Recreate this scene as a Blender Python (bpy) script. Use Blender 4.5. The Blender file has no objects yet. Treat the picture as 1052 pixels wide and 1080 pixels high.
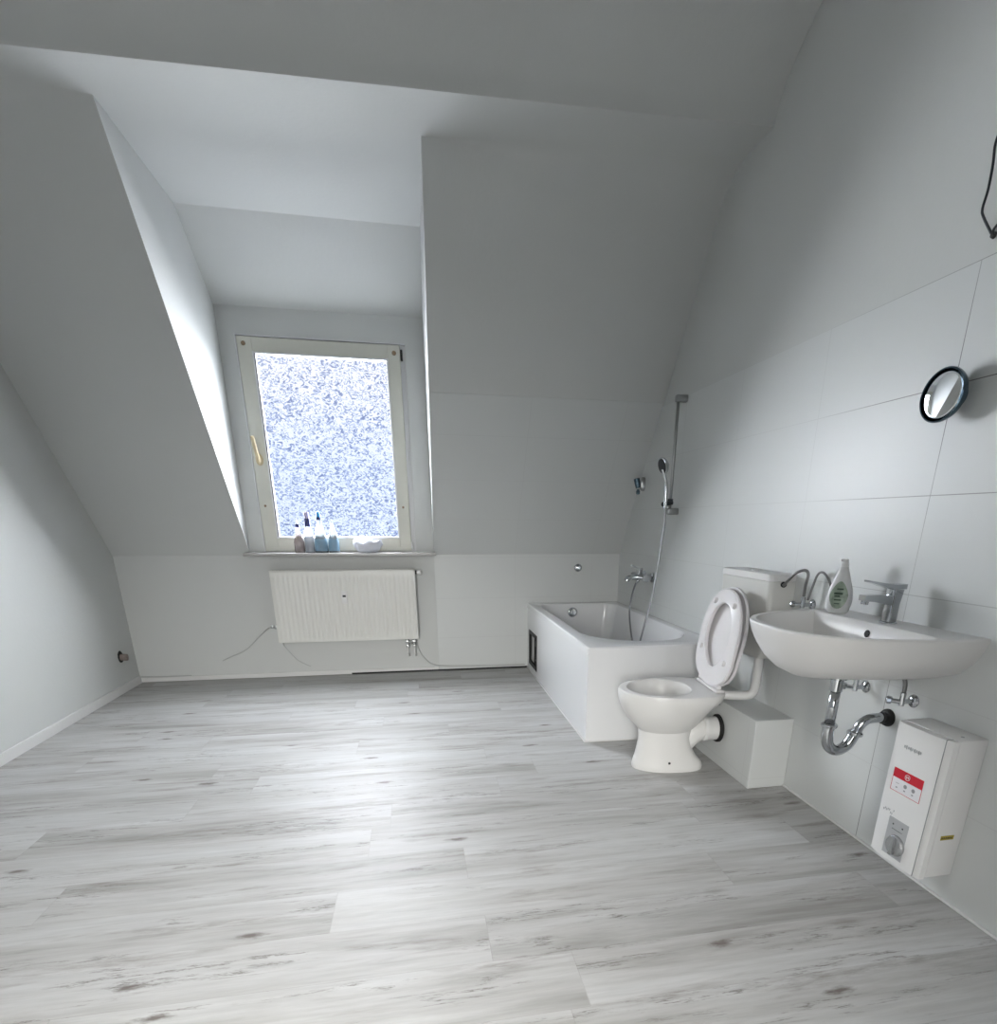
import bpy, bmesh, math, random
from mathutils import Vector, Matrix, noise
random.seed(7)
C = bpy.context.scene.collection
PI = math.pi
W = 3.5254            # right wall
TAN = 1.42            # roof slope
KN = 0.868            # knee wall height
DX0, DX1 = 0.857, 2.104   # dormer cheeks
ZC = 2.645            # low ceiling

# ------------------------------------------------------------------ materials
def mat(name, col, rough=0.5, metal=0.0, bump=0.0, bscale=60, var=0.0, vscale=3, trans=0.0, ior=1.45, coat=0.0, alpha=None):
    m = bpy.data.materials.new(name); m.use_nodes = True
    nt = m.node_tree; b = nt.nodes['Principled BSDF']
    b.inputs['Roughness'].default_value = rough
    b.inputs['Metallic'].default_value = metal
    b.inputs['Transmission Weight'].default_value = trans
    b.inputs['IOR'].default_value = ior
    b.inputs['Coat Weight'].default_value = coat
    tc = nt.nodes.new('ShaderNodeTexCoord')
    nz = nt.nodes.new('ShaderNodeTexNoise'); nz.inputs['Scale'].default_value = vscale; nz.inputs['Detail'].default_value = 4
    nt.links.new(tc.outputs['Object'], nz.inputs['Vector'])
    mx = nt.nodes.new('ShaderNodeMix'); mx.data_type = 'RGBA'
    mx.inputs[6].default_value = (*[c * (1 - var) for c in col], 1)
    mx.inputs[7].default_value = (*[min(1, c * (1 + var)) for c in col], 1)
    nt.links.new(nz.outputs['Fac'], mx.inputs[0])
    nt.links.new(mx.outputs[2], b.inputs['Base Color'])
    if bump:
        n2 = nt.nodes.new('ShaderNodeTexNoise'); n2.inputs['Scale'].default_value = bscale; n2.inputs['Detail'].default_value = 5
        nt.links.new(tc.outputs['Object'], n2.inputs['Vector'])
        bp = nt.nodes.new('ShaderNodeBump'); bp.inputs['Strength'].default_value = bump; bp.inputs['Distance'].default_value = 0.002
        nt.links.new(n2.outputs['Fac'], bp.inputs['Height']); nt.links.new(bp.outputs['Normal'], b.inputs['Normal'])
    return m

M = {}
M['plaster'] = mat('plaster', (.68, .695, .68), .85, bump=.35, bscale=45, var=.02)
M['paint'] = mat('white_paint', (.80, .80, .79), .4, var=.02)
M['ceramic'] = mat('ceramic', (.82, .815, .80), .30, var=.01)
M['acrylic'] = mat('acrylic', (.84, .85, .86), .15, var=.01)
M['tub_inner'] = mat('tub_acrylic', (.74, .76, .73), .15, var=.02)
M['plastic'] = mat('white_plastic', (.83, .83, .82), .28, var=.015)
M['cistern'] = mat('cistern_plastic', (.72, .72, .69), .35, var=.02)
M['seatw'] = mat('seat_plastic', (.84, .82, .83), .22, var=.01)
M['chrome'] = mat('chrome', (.52, .54, .56), .09, 1.0, var=.03)
M['satin'] = mat('satin_metal', (.42, .43, .43), .3, 1.0, var=.05)
M['dark'] = mat('dark_plastic', (.02, .025, .03), .4, var=.1)
M['rubber'] = mat('black_rubber', (.012, .012, .012), .6, var=.1)
M['frame'] = mat('aged_window_paint', (.66, .66, .59), .4, bump=.15, bscale=25, var=.05, vscale=7)
M['bead'] = mat('glazing_bead', (.80, .81, .82), .4, var=.02)
M['gasket'] = mat('gasket', (.04, .045, .06), .6, var=.1)
M['beige'] = mat('beige_handle', (.62, .52, .33), .35, var=.1, vscale=30)
M['rust'] = mat('rusty_screw', (.25, .17, .10), .6, var=.3, vscale=60)
M['rad'] = mat('radiator_enamel', (.82, .82, .78), .35, var=.015)
M['stone'] = mat('marble_sill', (.47, .46, .45), .3, var=.12, vscale=18)
M['silicone'] = mat('silicone', (.80, .80, .80), .4, var=.02)
M['gap'] = mat('floor_gap', (.03, .03, .03), .9, var=.1)
M['hose'] = mat('metal_hose', (.34, .35, .36), .32, 1.0, var=.08, vscale=90)
M['greycable'] = mat('grey_hose', (.22, .22, .22), .35, .7, var=.1)
M['cable'] = mat('pale_cable', (.55, .56, .55), .5, var=.05)
M['mirror'] = mat('mirror_glass', (.92, .93, .94), .02, 1.0)
M['navyrim'] = mat('dark_blue_chrome', (.10, .15, .19), .15, 1.0, var=.1)
M['red'] = mat('red_print', (.62, .015, .035), .35, var=.03)
M['label_white'] = mat('white_label', (.82, .82, .84), .35)
M['greyprint'] = mat('grey_print', (.33, .34, .35), .4)
M['greyplate'] = mat('grey_plate', (.50, .51, .52), .35, .3, var=.04, vscale=40)
M['knob'] = mat('silver_knob', (.52, .53, .54), .25, .8, var=.05)
M['yellow'] = mat('yellow_sticker', (.42, .33, .03), .4, var=.3, vscale=90)
M['blue'] = mat('blue_cap', (.03, .28, .62), .35)
M['navy'] = mat('navy_cap', (.02, .03, .16), .35)
M['lilac'] = mat('lilac_cap', (.55, .50, .72), .4)
M['pinkclear'] = mat('pinkish_bottle', (.42, .37, .37), .2, trans=.5)
M['bluebottle'] = mat('blue_grey_bottle', (.20, .30, .38), .2, trans=.4)
M['bluelabel'] = mat('pale_blue_label', (.20, .32, .43), .4, var=.1, vscale=60)
M['greyclear'] = mat('grey_clear_bottle', (.30, .34, .37), .2, trans=.45)
M['paleclear'] = mat('pale_clear_bottle', (.52, .55, .60), .2, trans=.5)
M['cloth'] = mat('white_wrap', (.74, .76, .84), .6, var=.08, vscale=30)
M['soapclear'] = mat('clear_soap_bottle', (.90, .91, .91), .1, trans=.2, ior=1.4)
M['holewall'] = mat('broken_plaster', (.30, .22, .19), .9, bump=.6, var=.3, vscale=50)
M['pipegrey'] = mat('old_pipe', (.30, .25, .23), .6, var=.25, vscale=50)
M['siphon'] = M['chrome']

def tiles_mat():
    # large white wall tiles 60 x 30 cm, joints as thin slightly sunken lines; u = horizontal, v = up
    m = bpy.data.materials.new('wall_tiles'); m.use_nodes = True
    nt = m.node_tree; N = nt.nodes; L = nt.links; b = N['Principled BSDF']
    b.inputs['Roughness'].default_value = .22
    uv = N.new('ShaderNodeTexCoord'); sp = N.new('ShaderNodeSeparateXYZ'); L.new(uv.outputs['UV'], sp.inputs[0])
    def line(out, period, half):
        a = N.new('ShaderNodeMath'); a.operation = 'DIVIDE'; L.new(out, a.inputs[0]); a.inputs[1].default_value = period
        f = N.new('ShaderNodeMath'); f.operation = 'FRACT'; L.new(a.outputs[0], f.inputs[0])
        s = N.new('ShaderNodeMath'); s.operation = 'SUBTRACT'; L.new(f.outputs[0], s.inputs[0]); s.inputs[1].default_value = .5
        ab = N.new('ShaderNodeMath'); ab.operation = 'ABSOLUTE'; L.new(s.outputs[0], ab.inputs[0])
        g = N.new('ShaderNodeMath'); g.operation = 'GREATER_THAN'; L.new(ab.outputs[0], g.inputs[0]); g.inputs[1].default_value = .5 - half / period
        return g.outputs[0]
    u = line(sp.outputs[0], .6, .0013); v = line(sp.outputs[1], .296, .0013)
    mx = N.new('ShaderNodeMath'); mx.operation = 'MAXIMUM'; L.new(u, mx.inputs[0]); L.new(v, mx.inputs[1])
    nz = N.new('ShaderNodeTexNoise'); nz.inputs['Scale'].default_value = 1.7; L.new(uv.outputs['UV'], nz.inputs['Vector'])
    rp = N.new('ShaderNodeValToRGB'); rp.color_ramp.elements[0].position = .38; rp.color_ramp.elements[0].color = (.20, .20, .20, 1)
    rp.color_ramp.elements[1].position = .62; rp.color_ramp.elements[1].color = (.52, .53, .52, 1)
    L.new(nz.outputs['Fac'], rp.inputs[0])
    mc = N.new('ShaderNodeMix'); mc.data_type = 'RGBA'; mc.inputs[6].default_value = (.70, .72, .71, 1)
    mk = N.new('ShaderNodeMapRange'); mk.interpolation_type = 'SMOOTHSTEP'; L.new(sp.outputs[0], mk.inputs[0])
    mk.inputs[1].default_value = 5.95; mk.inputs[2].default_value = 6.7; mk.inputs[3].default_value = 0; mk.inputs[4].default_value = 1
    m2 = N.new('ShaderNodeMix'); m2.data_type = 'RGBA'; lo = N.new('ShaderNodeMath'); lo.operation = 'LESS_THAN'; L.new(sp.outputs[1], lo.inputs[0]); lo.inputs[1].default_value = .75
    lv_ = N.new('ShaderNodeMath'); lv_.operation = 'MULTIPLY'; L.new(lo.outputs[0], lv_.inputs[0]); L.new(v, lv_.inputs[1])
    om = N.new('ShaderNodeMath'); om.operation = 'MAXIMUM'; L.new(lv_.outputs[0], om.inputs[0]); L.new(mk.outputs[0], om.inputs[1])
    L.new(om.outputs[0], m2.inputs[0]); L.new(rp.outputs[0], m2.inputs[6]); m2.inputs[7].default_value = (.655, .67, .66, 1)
    L.new(mx.outputs[0], mc.inputs[0]); L.new(m2.outputs[2], mc.inputs[7]); L.new(mc.outputs[2], b.inputs['Base Color'])
    ro = N.new('ShaderNodeMath'); ro.operation = 'MULTIPLY_ADD'; L.new(mx.outputs[0], ro.inputs[0]); ro.inputs[1].default_value = .4; ro.inputs[2].default_value = .38
    L.new(ro.outputs[0], b.inputs['Roughness'])
    bp = N.new('ShaderNodeBump'); bp.invert = True; bp.inputs['Strength'].default_value = .4; bp.inputs['Distance'].default_value = .002
    L.new(mx.outputs[0], bp.inputs['Height']); L.new(bp.outputs[0], b.inputs['Normal'])
    return m
M['tiles'] = tiles_mat()

def floor_mat():
    m = bpy.data.materials.new('whitewashed_vinyl_planks'); m.use_nodes = True
    nt = m.node_tree; N = nt.nodes; L = nt.links; b = N['Principled BSDF']
    def math_(op, a, bb=None, c=None):
        n = N.new('ShaderNodeMath'); n.operation = op
        for i, x in enumerate((a, bb, c)):
            if x is None: continue
            if isinstance(x, (int, float)): n.inputs[i].default_value = x
            else: L.new(x, n.inputs[i])
        return n.outputs[0]
    tc = N.new('ShaderNodeTexCoord'); sp = N.new('ShaderNodeSeparateXYZ'); L.new(tc.outputs['Object'], sp.inputs[0])
    X, Y = sp.outputs[0], sp.outputs[1]
    RW, PL = .192, 1.25
    yr = math_('DIVIDE', math_('ADD', Y, 2.80), RW)
    row = math_('FLOOR', yr); yf = math_('FRACT', yr)
    wn = N.new('ShaderNodeTexWhiteNoise'); wn.noise_dimensions = '1D'; L.new(row, wn.inputs['W'])
    xr = math_('DIVIDE', math_('ADD', X, math_('MULTIPLY', wn.outputs['Value'], 5.0)), PL)
    pid = math_('FLOOR', xr); xf = math_('FRACT', xr)
    cmb = N.new('ShaderNodeCombineXYZ'); L.new(row, cmb.inputs[0]); L.new(pid, cmb.inputs[1])
    pn = N.new('ShaderNodeTexWhiteNoise'); pn.noise_dimensions = '2D'; L.new(cmb.outputs[0], pn.inputs['Vector'])
    # per plank shifted coordinates
    sh = math_('MULTIPLY', pn.outputs['Value'], 37.0)
    def coord(sx, sy):
        c = N.new('ShaderNodeCombineXYZ')
        L.new(math_('MULTIPLY', X, sx), c.inputs[0]); L.new(math_('MULTIPLY', Y, sy), c.inputs[1]); L.new(sh, c.inputs[2]); return c.outputs[0]
    def nz(vec, scale, det=5, rough=.55, dist=0.0):
        n = N.new('ShaderNodeTexNoise'); n.inputs['Scale'].default_value = scale; n.inputs['Detail'].default_value = det
        n.inputs['Roughness'].default_value = rough; n.inputs['Distortion'].default_value = dist; L.new(vec, n.inputs['Vector']); return n.outputs['Fac']
    def ramp(f, stops):
        r = N.new('ShaderNodeValToRGB'); cr = r.color_ramp
        while len(cr.elements) < len(stops): cr.elements.new(.5)
        for e, (p, c) in zip(cr.elements, stops): e.position = p; e.color = (c, c, c, 1) if isinstance(c, float) else (*c, 1)
        L.new(f, r.inputs[0]); return r.outputs[0]
    def mix(f, a, c, mode='MIX'):
        n = N.new('ShaderNodeMix'); n.data_type = 'RGBA'; n.blend_type = mode
        if isinstance(f, (int, float)): n.inputs[0].default_value = f
        else: L.new(f, n.inputs[0])
        for i, x in ((6, a), (7, c)):
            if isinstance(x, tuple): n.inputs[i].default_value = (*x, 1)
            else: L.new(x, n.inputs[i])
        return n.outputs[2]
    broad = nz(coord(.8, 7), 1.0, 5, .6, .4)
    base = ramp(broad, [(.28, (.35, .34, .32)), (.42, (.50, .495, .48)), (.54, (.585, .585, .575)), (.70, (.635, .64, .635))])
    fine = nz(coord(4, 60), 1.0, 7, .7)
    base = mix(.34, base, ramp(fine, [(.3, .42), (.68, .98)]), 'MULTIPLY')
    # brownish worn patches along the grain
    patch = math_('MULTIPLY', ramp(nz(coord(1.1, 9), 1.4, 3, .6, .5), [(.54, 0.0), (.66, 1.0)]), ramp(nz(coord(7, 55), 1.0, 9, .75), [(.40, 0.0), (.60, .62)]))
    base = mix(patch, base, (.21, .18, .16))
    # torn looking cracks: narrow band of a rough stretched noise, only in places
    def vein(c, half, amp):
        v = math_('ABSOLUTE', math_('SUBTRACT', c, .5))
        return ramp(math_('DIVIDE', v, half), [(0.0, amp), (1.0, 0.0)])
    g1 = ramp(nz(coord(1.5, 10), 1.2, 2), [(.52, 0.0), (.60, 1.0)])
    g2 = ramp(nz(coord(9, 40), 1.0, 4, .7), [(.42, 0.0), (.56, 1.0)])
    crack = math_('MULTIPLY', math_('MULTIPLY', vein(nz(coord(1.3, 17), 1.0, 10, .72, .2), .018, .95), g1), g2)
    base = mix(crack, base, (.12, .10, .085))
    # knots
    kc = N.new('ShaderNodeCombineXYZ'); L.new(math_('ADD', math_('MULTIPLY', X, 1.25), sh), kc.inputs[0]); L.new(math_('MULTIPLY', Y, 4.2), kc.inputs[1])
    vo = N.new('ShaderNodeTexVoronoi'); vo.voronoi_dimensions = '2D'; vo.inputs['Scale'].default_value = 1.0; L.new(kc.outputs[0], vo.inputs['Vector'])
    vs = N.new('ShaderNodeSeparateColor'); L.new(vo.outputs['Color'], vs.inputs[0])
    wob = math_('MULTIPLY', math_('SUBTRACT', nz(coord(26, 80), 1.0, 6, .7), .5), .13)
    kn = math_('MULTIPLY', ramp(math_('ADD', vo.outputs['Distance'], wob), [(.015, .9), (.06, 0.0)]), math_('GREATER_THAN', vs.outputs[0], .55))
    base = mix(kn, base, (.14, .115, .10))
    # tone per plank, seams
    base = mix(1.0, base, ramp(pn.outputs['Value'], [(0.0, .93), (1.0, 1.0)]), 'MULTIPLY')
    e1 = math_('LESS_THAN', yf, .008); e2 = math_('LESS_THAN', xf, .0016)
    seam = math_('MAXIMUM', e1, e2)
    base = mix(math_('MULTIPLY', seam, .25), base, (.22, .20, .19))
    L.new(base, b.inputs['Base Color'])
    L.new(math_('MULTIPLY_ADD', fine, .15, .42), b.inputs['Roughness'])
    bp = N.new('ShaderNodeBump'); bp.inputs['Strength'].default_value = .25; bp.inputs['Distance'].default_value = .0015
    L.new(math_('SUBTRACT', fine, math_('MULTIPLY', math_('MAXIMUM', crack, seam), .8)), bp.inputs['Height']); L.new(bp.outputs[0], b.inputs['Normal'])
    return m
M['floor'] = floor_mat()

def pane_mat():
    # frosted, figured glass: daylight passes, tinted by the rolled-in pattern
    m = bpy.data.materials.new('figured_glass'); m.use_nodes = True
    nt = m.node_tree; N = nt.nodes; L = nt.links
    N.remove(N['Principled BSDF']); out = N['Material Output']
    tc = N.new('ShaderNodeTexCoord')
    n1 = N.new('ShaderNodeTexNoise'); n1.inputs['Scale'].default_value = 36; n1.inputs['Detail'].default_value = 1.5; n1.inputs['Distortion'].default_value = 2.2
    mp = N.new('ShaderNodeMapping'); mp.inputs['Scale'].default_value = (.8, 1, 1.15)
    L.new(tc.outputs['Object'], mp.inputs[0]); L.new(mp.outputs[0], n1.inputs['Vector'])
    r = N.new('ShaderNodeValToRGB'); cr = r.color_ramp
    cr.elements[0].position = .36; cr.elements[0].color = (.50, .55, .70, 1)
    cr.elements[1].position = .53; cr.elements[1].color = (.97, .98, 1.0, 1)
    e = cr.elements.new(.45); e.color = (.80, .85, .95, 1)
    L.new(n1.outputs['Fac'], r.inputs[0])
    t = N.new('ShaderNodeBsdfTransparent'); L.new(r.outputs[0], t.inputs[0])
    g = N.new('ShaderNodeBsdfGlossy'); g.inputs['Roughness'].default_value = .4
    mx = N.new('ShaderNodeMixShader'); mx.inputs[0].default_value = .02
    L.new(t.outputs[0], mx.inputs[1]); L.new(g.outputs[0], mx.inputs[2]); L.new(mx.outputs[0], out.inputs[0])
    return m
M['pane'] = pane_mat()

# ------------------------------------------------------------------ mesh helpers
def box(bm, x0, x1, y0, y1, z0, z1, bev=0.0, seg=2):
    x0, x1 = sorted((x0, x1)); y0, y1 = sorted((y0, y1)); z0, z1 = sorted((z0, z1))
    r = bmesh.ops.create_cube(bm, size=1.0)
    for v in r['verts']:
        v.co = Vector(((x0 + x1) / 2 + v.co.x * (x1 - x0), (y0 + y1) / 2 + v.co.y * (y1 - y0), (z0 + z1) / 2 + v.co.z * (z1 - z0)))
    if bev:
        es = list({e for v in r['verts'] for e in v.link_edges})
        bmesh.ops.bevel(bm, geom=es, offset=bev, segments=seg, affect='EDGES', profile=.5)
    return bm
def prism(bm, pts, a0, a1, axis='x', skew=None):
    # pts: closed polygon in the plane normal to axis: x -> (y,z), y -> (x,z), z -> (x,y)
    def P(p, a):
        if axis == 'x': return Vector((a, p[0], p[1]))
        if axis == 'y': return Vector((p[0], a, p[1]))
        return Vector((p[0], p[1], a))
    A = [bm.verts.new(P(p, a0)) for p in pts]; B = [bm.verts.new(P(p, a1)) for p in pts]
    n = len(pts)
    bm.faces.new(A); bm.faces.new(B[::-1])
    for i in range(n): bm.faces.new((A[i], B[i], B[(i + 1) % n], A[(i + 1) % n]))
    return bm
def basis(d):
    d = Vector(d).normalized(); u = d.orthogonal().normalized(); return d, u, d.cross(u)
def spline(pts, n=8):
    pts = [Vector(p) for p in pts]; out = []
    for i in range(len(pts) - 1):
        p0 = pts[max(i - 1, 0)]; p1 = pts[i]; p2 = pts[i + 1]; p3 = pts[min(i + 2, len(pts) - 1)]
        for k in range(n):
            t = k / n
            out.append(.5 * ((2 * p1) + (p2 - p0) * t + (2 * p0 - 5 * p1 + 4 * p2 - p3) * t * t + (3 * p1 - p0 - 3 * p2 + p3) * t ** 3))
    out.append(pts[-1]); return out
def tube(bm, pts, r, seg=14, cap=True):
    pts = [Vector(p) for p in pts]; n = len(pts); rings = []
    R = r if isinstance(r, (list, tuple)) else [r] * n
    d = (pts[1] - pts[0]).normalized(); u = d.orthogonal().normalized()
    for i, p in enumerate(pts):
        d = (pts[min(i + 1, n - 1)] - pts[max(i - 1, 0)]).normalized()
        u = (u - d * u.dot(d)).normalized(); w = d.cross(u)
        rings.append([bm.verts.new(p + R[i] * (math.cos(2 * PI * k / seg) * u + math.sin(2 * PI * k / seg) * w)) for k in range(seg)])
    for a, b in zip(rings, rings[1:]):
        for k in range(seg): bm.faces.new((a[k], a[(k + 1) % seg], b[(k + 1) % seg], b[k]))
    if cap: bm.faces.new(rings[0][::-1]); bm.faces.new(rings[-1])
    return bm
def lathe(bm, prof, org, axis=(0, 0, 1), seg=28, sx=1.0, sy=1.0, up=None):
    # prof: (radius, height along axis)
    d, u, w = basis(axis)
    if up is not None: u = Vector(up); w = d.cross(u)
    org = Vector(org); rings = []
    for r, h in prof:
        if r < 1e-6: rings.append([bm.verts.new(org + d * h)])
        else: rings.append([bm.verts.new(org + d * h + r * (sx * math.cos(2 * PI * k / seg) * u + sy * math.sin(2 * PI * k / seg) * w)) for k in range(seg)])
    for a, b in zip(rings, rings[1:]):
        for k in range(seg):
            k2 = (k + 1) % seg
            if len(a) == 1 and len(b) == 1: continue
            if len(a) == 1: bm.faces.new((a[0], b[k2], b[k]))
            elif len(b) == 1: bm.faces.new((a[k], a[k2], b[0]))
            else: bm.faces.new((a[k], a[k2], b[k2], b[k]))
    if len(rings[0]) > 1: bm.faces.new(rings[0][::-1])
    if len(rings[-1]) > 1: bm.faces.new(rings[-1])
    return bm
def loft(bm, rings, cap0=True, cap1=True):
    V = [[bm.verts.new(Vector(p)) for p in r] for r in rings]; n = len(V[0])
    for a, b in zip(V, V[1:]):
        for k in range(n): bm.faces.new((a[k], a[(k + 1) % n], b[(k + 1) % n], b[k]))
    if cap0: bm.faces.new(V[0][::-1])
    if cap1: bm.faces.new(V[-1])
    return bm
def obj(name, bm, m, parent=None, smooth=False, loc=None, label=None):
    if not isinstance(bm, bmesh.types.BMesh): raise TypeError
    bmesh.ops.recalc_face_normals(bm, faces=bm.faces)
    org = Vector((0, 0, 0))
    if parent is not None: org = Vector(parent['_org']) if '_org' in parent else Vector((0, 0, 0))
    elif loc is not None: org = Vector(loc)
    rel = org
    for v in bm.verts: v.co -= org
    me = bpy.data.meshes.new(name); bm.to_mesh(me); bm.free()
    o = bpy.data.objects.new(name, me); C.objects.link(o)
    for mm in (m if isinstance(m, (list, tuple)) else [m]): me.materials.append(mm)
    if smooth:
        for p in me.polygons: p.use_smooth = True
        if smooth == 'auto':
            md = o.modifiers.new('edge', 'EDGE_SPLIT'); md.split_angle = math.radians(35)
    if parent is not None:
        o.parent = parent
    else:
        o.location = org
    o['_org'] = tuple(org)
    if label: o['label'] = label
    return o
def BM(): return bmesh.new()
def thing(name, label, cat, loc, group=None):
    o = bpy.data.objects.new(name, None); C.objects.link(o); o.location = loc; o['_org'] = tuple(loc)
    o['label'] = label; o['category'] = cat; o.empty_display_size = .05
    if group: o['group'] = group
    return o
def tag(o, label, cat, group=None):
    o['label'] = label; o['category'] = cat
    if group: o['group'] = group
    return o
def struct(name, bm, m, smooth=False, parent=None, label=None):
    o = obj(name, bm, m, parent, smooth); o['kind'] = 'structure'
    if label: o['label'] = label
    return o
def uvmap(o, fn):
    me = o.data; l = me.uv_layers.new(name='UVMap')
    org = Vector(o['_org'])
    for p in me.polygons:
        for li in p.loop_indices:
            l.data[li].uv = fn(me.vertices[me.loops[li].vertex_index].co + org, p.normal)

# ------------------------------------------------------------------ room shell
YF = -5.7
b = BM(); box(b, -.12, W + .12, YF - .1, .25, -.12, 0); struct('floor', b, M['floor'], label='whitewashed wood-look plank floor')
b = BM(); box(b, -.12, 0, YF - .1, .25, 0, 3.3); struct('wall_left', b, M['plaster'])
# right wall with large tiles up to 1.776 m
b = BM(); box(b, W + .008, W + .13, YF - .1, .25, 0, 3.3)
wr = struct('wall_right', b, M['plaster'])
b = BM(); box(b, W, W + .008, YF, 0, 0, 1.776)
t = struct('tile_facing', b, M['tiles'], parent=wr)
uvmap(t, lambda c, n: (c.y + 2.80 + .6 * 10, c.z + .001))
# front wall behind the camera with an open doorway for the added fill lamp
b = BM(); box(b, 0, 1.0, YF - .1, YF, 0, 3.3); box(b, 1.9, W, YF - .1, YF, 0, 3.3); box(b, 1.0, 1.9, YF - .1, YF, 2.05, 3.3)
struct('wall_front', b, mat('bounce_cutting_brown', (.20, .18, .16), .8, var=.05))  # unseen wall, made dark brown to cut the light bounced into the room
b = BM(); box(b, .97, 1.0, YF - .1, YF + .012, 0, 2.08, .003); box(b, 1.9, 1.93, YF - .1, YF + .012, 0, 2.08, .003); box(b, 1.0, 1.9, YF - .1, YF + .012, 2.05, 2.08, .003)
d1 = struct('door_1', b, M['paint'])

# knee wall and wall around the window
b = BM()
box(b, -.12, W + .12, 0, .12, 0, KN)
box(b, DX0 - .06, .953, 0, .12, KN, 2.40); box(b, 1.982, DX1 + .06, 0, .12, KN, 2.40)
box(b, .953, 1.982, 0, .12, 2.184, 2.40)
wb = struct('wall_back', b, M['plaster'])
b = BM(); box(b, DX1 - .002, W, -.007, 0, .012, KN + .002)
t = struct('tile_facing', b, M['tiles'], parent=wb)
uvmap(t, lambda c, n: (c.x - DX1 + 12.0, c.z - .868 + .296 * 3 + .296 / 2 - .148 + .02))
# roof slopes
ST = (-(ZC - KN) / TAN, ZC)
nrm = Vector((TAN, 1)).normalized() * .10
def slope_profile(z0, z1, t=.1):
    p0 = Vector((-(z0 - KN) / TAN, z0)); p1 = Vector((-(z1 - KN) / TAN, z1)); n = Vector((TAN, 1)).normalized() * t
    return [p0, p1, p1 + n, p0 + n]
b = BM(); prism(b, slope_profile(KN, ZC + .1), -.12, DX0); struct('wall_slope_left', b, M['plaster'])
b = BM(); prism(b, slope_profile(KN, ZC + .1), DX1, W + .12); ws = struct('wall_slope_right', b, M['plaster'])
b = BM(); n6 = Vector((TAN, 1)).normalized() * .003
pf = slope_profile(KN, 1.795, .0); pf = [pf[0] - n6, pf[1] - n6, pf[1] + n6 * .3, pf[0] + n6 * .3]
prism(b, pf, DX1 + .002, W); t = struct('tile_facing', b, M['tiles'], parent=ws)
uvmap(t, lambda c, n: (c.x - DX1 + 12.0, (c.z - KN) * math.hypot(1, 1 / TAN) + .296 * 9.99))
# fillet that rounds the top of the slopes into the low ceiling
def fillet(xa, xb, name):
    # full size at xa, running out to nothing at xb
    b = BM(); rings = []
    for i in range(13):
        u = i / 12; x = xa + (xb - xa) * u; q = max(.02, (1 - u ** 1.6)) 
        A = Vector((-(ZC - .12 * q - KN) / TAN, ZC - .12 * q)); Bc = Vector(ST); D = Vector((ST[0] - .16 * q, ZC + .0003)); pts = []
        for k in range(9):
            t_ = k / 8; pts.append(A * (1 - t_) ** 2 + Bc * 2 * t_ * (1 - t_) + D * t_ * t_)
        pts.append(Vector((ST[0] + .02, ZC + .06)))
        rings.append([(x, p.x, p.y) for p in pts])
    loft(b, rings); return struct(name, b, M['plaster'], 'auto')
fillet(-.02, DX0 - .004, 'trim_1'); fillet(W + .01, DX1 + .10, 'trim_2')
# dormer
CHK = [(.03, KN), (ST[0] + .03, ZC + .002), (-.457, 2.66), (0, 2.36), (.11, 2.30), (.11, KN)]
b = BM(); prism(b, CHK, DX0 - .05, DX0 - .001)
struct('wall_dormer_left', b, M['plaster'])
b = BM(); prism(b, CHK, DX1 + .001, DX1 + .05)
struct('wall_dormer_right', b, M['plaster'])
b = BM(); prism(b, [(-.457, 2.638), (0, 2.335), (.12, 2.26), (.12, 2.45), (-.40, 2.76), (-1.08, 2.80), (-1.08, 2.6452)], DX0 - .06, DX1 + .06)
struct('ceiling_dormer', b, M['plaster'])
# low strip, bulkhead and rising ceiling (edge runs slightly askew)
b = BM()
def cprof(x):
    e = -1.462 - .048 * (x - .6)
    return [(ST[0] + .2, ZC), (e, ZC), (e - .006, ZC + .010), (e - .012, ZC + .04), (e - .030, ZC + .075), (e - .065, ZC + .115), (e - .13, ZC + .165), (e - .22, ZC + .22), (e - .36, ZC + .30), (e - .55, ZC + .385), (e - .75, ZC + .46), (YF - .1, ZC + .46), (YF - .1, ZC + .62), (ST[0] + .2, ZC + .62)]
rings = [[(x, p[0], p[1]) for p in cprof(x)] for x in (-.12, .9, 1.8, 2.7, W + .12)]
loft(b, rings); struct('ceiling', b, M['plaster'], 'auto')
# skirtings
b = BM(); box(b, 0, .012, YF, -.013, 0, .055, .003); struct('baseboard_left', b, M['paint'])
b = BM(); box(b, .0, 1.45, -.012, 0, .004, .034, .003); box(b, 1.45, DX1 - .004, -.012, 0, .012, .034, .003); struct('baseboard_back', b, M['paint'])
b = BM(); box(b, W - .008, W, YF, -2.352, 0, .009, .003); struct('baseboard_right', b, M['silicone'])
b = BM(); box(b, 1.45, 2.80, -.0115, -.0005, .0005, .0115); struct('trim_3', b, M['gap'], label='dark open gap under the back wall')

# ------------------------------------------------------------------ window
win = bpy.data.objects.new('window_1', None); C.objects.link(win); win['kind'] = 'structure'; win['_org'] = (0, 0, 0)
WX0, WX1, WZ0, WZ1 = .955, 1.980, .890, 2.182
def rect_frame(b, x0, x1, z0, z1, w, y0, y1, bev=.003, wt=None, wb_=None, wr_=None):
    wt = wt or w; wb_ = wb_ or w; wr_ = wr_ or w
    box(b, x0, x0 + w, y0, y1, z0, z1, bev); box(b, x1 - wr_, x1, y0, y1, z0, z1, bev)
    box(b, x0 + w - .002, x1 - wr_ + .002, y0 + .0005, y1, z1 - wt, z1 - .0005, bev); box(b, x0 + w - .002, x1 - wr_ + .002, y0 + .0005, y1, z0 + .0005, z0 + wb_, bev)
b = BM(); rect_frame(b, WX0 - .004, WX1 + .004, WZ0 - .004, WZ1 + .004, .034, .015, .075)
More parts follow.
